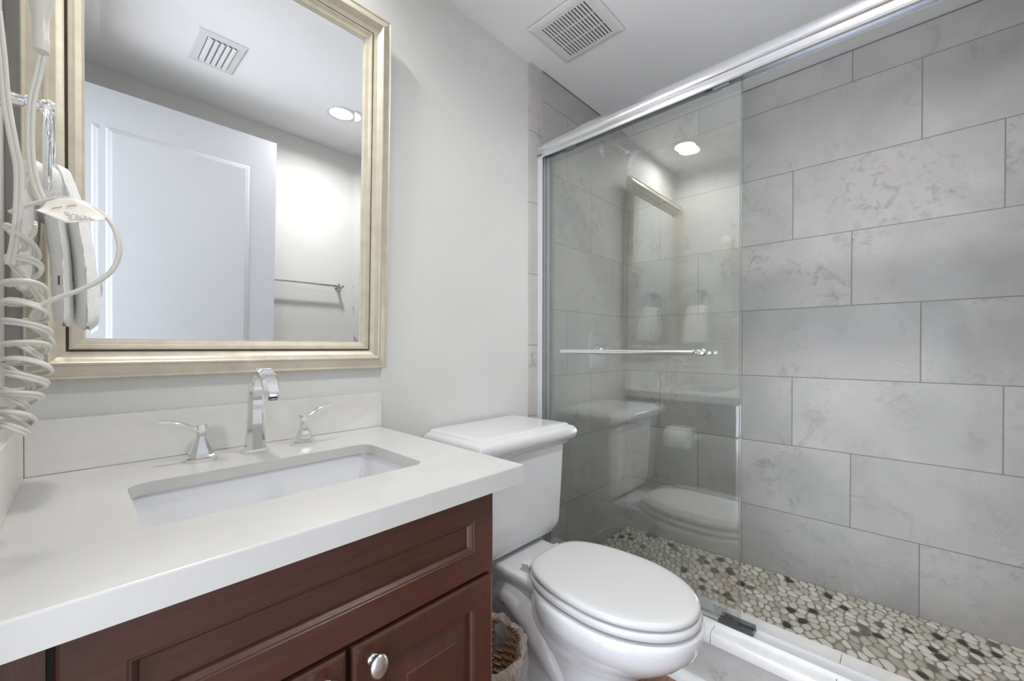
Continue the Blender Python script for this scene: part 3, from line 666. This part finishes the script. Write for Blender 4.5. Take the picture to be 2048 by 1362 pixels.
def towel():
    m = MB(); rnd = random.Random(2)
    # a washcloth folded through the ring: front and back leaf, each a thick wavy sheet hanging from the ring bottom
    def leaf(x0, xb, ya0, ya1, yb0, yb1, zt_, zb, th, ph, amp):
        """x centre top/bottom, y extents top/bottom, thickness"""
        nu, nv = 34, 30; rings = []
        for i in range(nv):
            v = i/(nv-1); z = zt_+(zb-zt_)*v; ring = []
            y0 = ya0+(yb0-ya0)*min(1, v*1.5)**.7; y1 = ya1+(yb1-ya1)*min(1, v*1.5)**.7; xc = x0+(xb-x0)*(1-(1-v)**2.6)
            edge = 1-.75*max(0, (v-.93)/.07)**2
            for side in (0, 1):
                for k in range(nu):
                    u = k/(nu-1); u = u if side == 0 else 1-u
                    y = y0+(y1-y0)*u
                    fold = amp*math.sin(ph+u*9+v*.8)*(.35+.65*(1-v)) + .3*amp*math.sin(3*ph+u*21-v*2)
                    t_ = th*(1-abs(2*u-1)**3.2)*edge*(1 if side == 0 else -1)
                    ring.append((xc+fold+t_+.0006*rnd.uniform(-1, 1), y, z+.003*math.sin(u*7+ph)*v))
            rings.append(ring)
        m.loft(rings)
    leaf(-.028, .005, .955, 1.055, .935, 1.090, Z(.285), Z(.033), .0150, .3, .002)
    leaf(-.036, -.020, .955, 1.055, .938, 1.085, Z(.262), Z(.037), .0130, 1.9, .002)
    leaf(-.050, -.064, .955, 1.055, .945, 1.095, Z(.285), Z(.088), .0130, 4.0, .002)
    # roll over the ring
    rings = []
    for i in range(24):
        u = i/23; y = .945+u*.12; sag = -.012*math.sin(PI*u)
        rr = []
        for k in range(20):
            a = 2*PI*k/20; rx = .024+.003*math.sin(u*17); rz = .034+.004*math.sin(u*12+1)
            tp_ = (1-abs(2*u-1)**5*.7); rr.append((RX+rx*tp_*math.cos(a), y, Z(.247)+sag+rz*tp_*math.sin(a)+.012*abs(2*u-1)))
        rings.append(rr)
    m.loft(rings)
    return m
tw = towel().build('washcloth', MT['towel'], smooth=True)
m = MB(); m.box(-.0262, -.0242, .937, .9385, Z(.096), Z(.110)); m.build('care_label', MT['ink'], tw)
tag(tw, 'folded white terry washcloth hanging through the chrome ring', 'towel')

# ================================================================== HAIR DRYER on the left wall, with coiled cord and warning tag
hd = thing('hair_dryer', (XL, .82, Z(.55)), 'white wall-mounted hair dryer on the left wall with a hanging coiled cord', 'hair dryer')
m = MB(); m.box(XL+.0005, XL+.022, .775, .875, Z(.49), Z(.64), bev=.008)
m.loft([[(x, y, z) for x, y in rrect(XL+.045, .825, .030+e, .045+e, .025, 5)] for z, e in ((Z(.54), -.006), (Z(.548), 0), (Z(.60), .002), (Z(.606), -.004))])
m.build('wall_holder', MT['white_plastic'], hd, smooth=True, auto=.6)
m = MB(); cxh, cyh = -.037, .818
m.lathe((cxh, cyh, Z(.386)), (0, 0, 1), [(.0055, 0), (.0080, .001), (.0084, .012), (.0084, .019), (.0076, .0205), (.0080, .042), (.0086, .048), (.0118, .064), (.0140, .080), (.020, .12), (.022, .15), (.030, .17), (.036, .20), (.038, .25), (.037, .29), (.030, .315), (.016, .328), (0, .331)], 28, cap0=True)
m.build('dryer_body', MT['plastic'], hd, smooth=True, auto=.6)
def px(x, y, Y):   # a pixel read off the photograph, at a chosen distance from the mirror wall
    d = fwd*821.05 + rt*(x-1024) - up*(y-700.26); k = Y/d.y; return Vector((d.x*k, Y, d.z*k+CZ))
def twin(m, P, r=.0023, sep=.0021, ref=Vector((0, 0, 1))):
    """flat two-wire cord: two touching tubes side by side"""
    A = []; B = []; nrm = None; N = len(P)
    for i, p in enumerate(P):
        t_ = (P[min(i+1, N-1)]-P[max(i-1, 0)]).normalized()
        if nrm is None:
            nrm = ref - t_*ref.dot(t_)
            if nrm.length < .2: nrm = Vector((1, 0, 0)) - t_*t_.x
        nrm = (nrm-t_*nrm.dot(t_)).normalized(); A.append(p+nrm*sep); B.append(p-nrm*sep)
    m.tube(A, r, 8); m.tube(B, r, 8)
m = MB()
# straight run down from the dryer, looping behind the tag and out round the towel
twin(m, smoothpath([px(84, 112, .818), px(76, 150, .818), px(64, 200, .815), px(60, 260, .812), px(62, 320, .81), px(72, 370, .81), px(88, 405, .81)], 6), .0024, .0019, Vector((1, 0, 0)))
twin(m, smoothpath([px(-6, 20, .78), px(4, 110, .78), px(12, 200, .78), px(26, 280, .78), px(37, 340, .785), px(36, 420, .79), px(30, 480, .79), px(20, 530, .79)], 6), .0024, .0019, Vector((1, 0, 0)))
twin(m, smoothpath([px(20, 425, .80), px(50, 412, .795), px(84, 403, .79), px(112, 397, .785), px(145, 398, .78), px(180, 412, .775), px(214, 436, .775), px(232, 465, .775), px(239, 500, .775), px(230, 532, .777), px(204, 558, .78), px(160, 580, .785), px(120, 594, .79), px(80, 612, .80), px(64, 636, .81)], 6), .0024, .0018, Vector((0, 1, 0)))
# the coil: loose, uneven turns
P = []
rows = [(447, 50, 20), (500, 47, 28), (540, 45, 38), (585, 47, 42), (625, 55, 46), (668, 54, 46), (700, 52, 44), (735, 56, 46), (765, 50, 44), (800, 42, 40), (838, 34, 34), (862, 28, 26)]
N_T = len(rows)-1; K = 28
for i in range(N_T*K+1):
    f_ = i/K; a = int(min(f_, N_T-1e-6)); u = f_-a
    y = rows[a][0]*(1-u)+rows[a+1][0]*u; xc = rows[a][1]*(1-u)+rows[a+1][1]*u; rr = rows[a][2]*(1-u)+rows[a+1][2]*u
    ph = 2*PI*f_; c3 = px(xc+rr*math.cos(ph), y + 9*math.sin(ph+.7*math.sin(f_*1.9)), .815)
    c3.y += .026*math.sin(ph); c3.x += 0; P.append(c3)
twin(m, P, .0024, .0020, Vector((0, 0, 1)))
P = []
rows = [(455, 34, 22), (490, 30, 22), (640, 72, 24), (690, 78, 26), (720, 40, 34), (780, 30, 30), (820, 24, 32), (855, 26, 26)]
for i in range((len(rows)-1)*K+1):
    f_ = i/K; a = int(min(f_, len(rows)-1-1e-6)); u = f_-a
    y = rows[a][0]*(1-u)+rows[a+1][0]*u; xc = rows[a][1]*(1-u)+rows[a+1][1]*u; rr = rows[a][2]*(1-u)+rows[a+1][2]*u
    ph = 2*PI*f_+1.7; c3 = px(xc+rr*math.cos(ph), y + 11*math.sin(ph*1.0+1), .83); c3.y += .020*math.sin(ph); P.append(c3)
twin(m, P, .0024, .0020, Vector((0, 0, 1)))
m.build('coiled_cord', MT['plastic'], hd, smooth=True)
# warning tag wrapped on the cord
def tagpt(u, v):
    """u along the tag (0 left tip .. 1 right), v across"""
    top = [px(92, 404, .775), px(118, 396, .772), px(150, 396, .770), px(182, 412, .768), px(212, 434, .768)]
    bot = [px(70, 420, .757), px(95, 430, .752), px(130, 446, .748), px(170, 444, .750), px(206, 439, .757)]
    f_ = u*4; a = min(int(f_), 3); s = f_-a
    A = top[a].lerp(top[a+1], s); B = bot[a].lerp(bot[a+1], s); p = A.lerp(B, v); p.z -= .0025*math.sin(PI*v)
    return p
m = MB(); nu, nv = 24, 10
vv = [tagpt(i/(nu-1), j/(nv-1)) for i in range(nu) for j in range(nv)]
ff = [(i*nv+j, (i+1)*nv+j, (i+1)*nv+j+1, i*nv+j+1) for i in range(nu-1) for j in range(nv-1)]
m.add(vv, ff); wt = m.build('warning_tag', MT['label'], hd, smooth=True)
sm = wt.modifiers.new('thick', 'SOLIDIFY'); sm.thickness = .0004; sm.offset = 0
toward = Vector((0, -.0006, 0))
def strip(m, u0, v0, u1, v1, wv, mi):
    a, b = tagpt(u0, v0), tagpt(u1, v1); t_ = (b-a); wd = (tagpt(u0, min(1, v0+.1))-tagpt(u0, v0)).normalized()*wv
    off = Vector((0, -.0008, -.0000)); m.add([a+off, b+off, b+off+wd, a+off+wd], [(0, 1, 2, 3)], mi)
m = MB(); rnd = random.Random(8)
for k in range(4): strip(m, .22+.035*k, .50-.045*k, .235+.035*k, .72-.05*k, .0016, 0); strip(m, .22+.035*k, .5-.045*k, .25+.035*k, .48-.045*k, .0012, 0)
for k in range(4): strip(m, .42+.035*k, .22-.03*k, .435+.035*k, .42-.03*k, .0016, 0); strip(m, .42+.035*k, .3-.03*k, .45+.035*k, .28-.03*k, .0010, 0)
for r in range(7):
    u = .42+.02*r
    for k in range(13):
        if rnd.random() < .8: strip(m, u, .55+.05*r, u+.016, .54+.05*r, .0006+.0004*rnd.random(), 1)
        u += .030
        if u > .93: break
m.build('printed_text', [MT['ink_red'], MT['ink']], wt)

# ================================================================== CEILING FITTINGS
def lamp(x, y, label, glow):
    L = thing('recessed_light', (x, y, ZC), label, 'ceiling light', 'recessed ceiling lights')
    m = MB(); m.lathe((x, y, ZC-.0005), (0, 0, -1), [(LR-.001, -.0), (LR+.020, .0), (LR+.021, .002), (LR+.018, .004), (LR+.002, .004), (LR-.003, .002), (LR-.005, -.020), (LR-.006, -.030)], 48); m.build('trim_ring', MT['white_plastic'], L, smooth=True, auto=.6)
    m = MB(); m.lathe((x, y, ZC+.018), (0, 0, -1), [(0, 0), (.035, 0), (LR-.006, .0)], 48)
    m.build('lens', MT[glow], L)
    m = MB(); m.lathe((x, y, ZC+.06), (0, 0, -1), [(0, 0), (LR+.01, 0), (LR+.01, .0595), ], 32); m.build('housing', MT['white_plastic'], L)
lamp(*LIGHTS[0], 'recessed ceiling light in mid-room, seen in the mirror', 'glow1')
lamp(*LIGHTS[1], 'recessed ceiling light above the sink, reflected in the shower glass', 'glow2')

ef = thing('exhaust_fan', (1.32, .92, ZC), 'white square exhaust fan grille with many narrow slots near the shower', 'exhaust fan')
fx0, fx1, fy0, fy1 = 1.192, 1.450, .786, 1.062; zb = ZC-.012
def slotted(x0, x1, y0, y1, z, sx, sy, flat):
    """face plate at z facing down with real slots; sx = list of x spans, sy = list of y spans"""
    xs = sorted({x0, x1, *[a for s in sx for a in s]}); ys = sorted({y0, y1, *[a for s in sy for a in s]}); mb = MB()
    for i in range(len(xs)-1):
        for j in range(len(ys)-1):
            cx_, cy_ = (xs[i]+xs[i+1])/2, (ys[j]+ys[j+1])/2
            if any(a < cx_ < b for a, b in sx) and any(a < cy_ < b for a, b in sy): continue
            mb.box(xs[i], xs[i+1], ys[j], ys[j+1], z, z+flat)
    return mb
sys_ = [(.8235+k*.0134, .8235+k*.0134+.0052) for k in range(15)]
m = slotted(fx0+.018, fx1-.018, fy0+.018, fy1-.018, zb, [(1.226, 1.288), (1.291, 1.355), (1.358, 1.421)], sys_, .003)
m.loft([[(fx0+i, fy0+i, z), (fx1-i, fy0+i, z), (fx1-i, fy1-i, z), (fx0+i, fy1-i, z)] for i, z in ((0, ZC-.003), (.0, ZC-.005), (.006, ZC-.009), (.018, zb), (.018, zb+.003))], False, False)
m.build('grille', MT['white_plastic'], ef)
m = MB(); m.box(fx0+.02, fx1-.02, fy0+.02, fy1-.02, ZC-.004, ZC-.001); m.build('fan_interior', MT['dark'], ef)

vt_ = thing('air_register', (.41, .085, ZC), 'white ceiling air register with curved blades, seen in the mirror', 'air vent')
m = MB(); vx0, vx1, vy0, vy1 = .327, .497, -.062, .223
R = [[(vx0+i, vy0+i, z), (vx1-i, vy0+i, z), (vx1-i, vy1-i, z), (vx0+i, vy1-i, z)] for i, z in ((0, ZC-.0005), (0, ZC-.003), (.004, ZC-.006), (.033, ZC-.008), (.035, ZC-.001))]
m.loft(R, False, False); m.build('register_frame', MT['white_plastic'], vt_)
m = MB(); m.box(vx0+.034, vx1-.034, vy0+.034, vy1-.034, ZC-.0012, ZC-.0006); m.build('register_interior', MT['dark'], vt_)
for k in range(5):
    xc = vx0+.036+k*.0205; m = MB(); pr = [(xc, ZC-.0018), (xc+.006, ZC-.009), (xc+.014, ZC-.012), (xc+.019, ZC-.0125), (xc+.019, ZC-.0113), (xc+.014, ZC-.0108), (xc+.007, ZC-.008), (xc+.0015, ZC-.0018)]
    m.loft([[(x, y, z) for x, z in pr] for y in (vy0+.036, vy1-.036)]); m.build('blade', MT['white_plastic'], vt_)

# ================================================================== BEHIND THE CAMERA (seen in the mirror)
rd = thing('door_1', (XL+.01, -.13, .01), 'open white panelled door standing behind the viewer, seen in the mirror', 'door'); rd['kind'] = 'structure'
dx0, dx1, dz0, dz1, dyf = XL+.010, .712, .010, Z(1.002), -.112
m = MB(); rg = [(0, -.035), (0, -.002), (.002, 0), (.112, 0), (.114, -.002), (.119, -.006), (.124, -.007), (.132, -.010), (.135, -.010)]
zm = .95
m.loft(panel_rings(dx0, dx1, zm+.06-.112, dz1, dyf, [(i, -d) for i, d in rg[3:]], 1), False, True)
m.loft(panel_rings(dx0, dx1, dz0, zm-.06+.112, dyf, [(i, -d) for i, d in rg[3:]], 1), False, True)
mm_ = MB()
def raised(x0, x1, z0, z1):
    R = panel_rings(x0, x1, z0, z1, dyf, [(0, 0), (.002, .002), (.007, .006), (.012, .007), (.020, .010), (.023, .010)], -1)
    return [[(x, 2*dyf-y, z) for x, y, z in r] for r in R]
m = MB()
def slab_with_panels(y, panels):
    xs = sorted({dx0, dx1, *[p[0] for p in panels], *[p[1] for p in panels]}); zs = sorted({dz0, dz1, *[p[2] for p in panels], *[p[3] for p in panels]})
    for i in range(len(xs)-1):
        for j in range(len(zs)-1):
            cx_, cz_ = (xs[i]+xs[i+1])/2, (zs[j]+zs[j+1])/2
            if any(p[0] < cx_ < p[1] and p[2] < cz_ < p[3] for p in panels): continue
            m.add([(xs[i], y, zs[j]), (xs[i+1], y, zs[j]), (xs[i+1], y, zs[j+1]), (xs[i], y, zs[j+1])], [(0, 1, 2, 3)])
pn = [(.068, dx1-.122, 1.02, dz1-.158), (.068, dx1-.122, .22, .90)]
slab_with_panels(dyf, pn)
for p in pn: m.loft(raised(*p), False, True)
m.add([(dx0, dyf, dz0), (dx1, dyf, dz0), (dx1, dyf, dz1), (dx0, dyf, dz1), (dx0, dyf-.035, dz0), (dx1, dyf-.035, dz0), (dx1, dyf-.035, dz1), (dx0, dyf-.035, dz1)],
      [(4, 5, 6, 7), (0, 1, 5, 4), (1, 2, 6, 5), (2, 3, 7, 6), (3, 0, 4, 7)])
m.build('door_leaf', MT['door'], rd)
m = MB()
for s, y_ in ((-1, dyf-.035),):
    m.lathe((dx1-.06, y_+s*.0003, 1.0), (0, s, 0), [(.032, 0), (.030, .006), (.012, .010), (.011, .022), (.018, .027), (.022, .035), (.018, .043), (0, .046)], 24)
m.build('door_knob', MT['nickel'], rd, smooth=True, auto=.7)
tb = thing('towel_bar', (1.0, YO, Z(.318)), 'chrome towel bar on the wall opposite the mirror', 'towel bar')
m = MB(); m.tube([(.60, YO+.062, Z(.318)), (1.232, YO+.062, Z(.318))], .0075, 14); m.build('bar', MT['chrome'], tb, smooth=True, auto=.8)
for x in (.63, 1.218):
    m = MB(); m.lathe((x, YO+.0005, Z(.318)), (0, 1, 0), [(.026, 0), (.025, .005), (.016, .010), (.010, .015), (.009, .05), (.012, .054), (.012, .069), (.008, .073), (0, .074)], 24); m.build('post', MT['chrome'], tb, smooth=True, auto=.7)
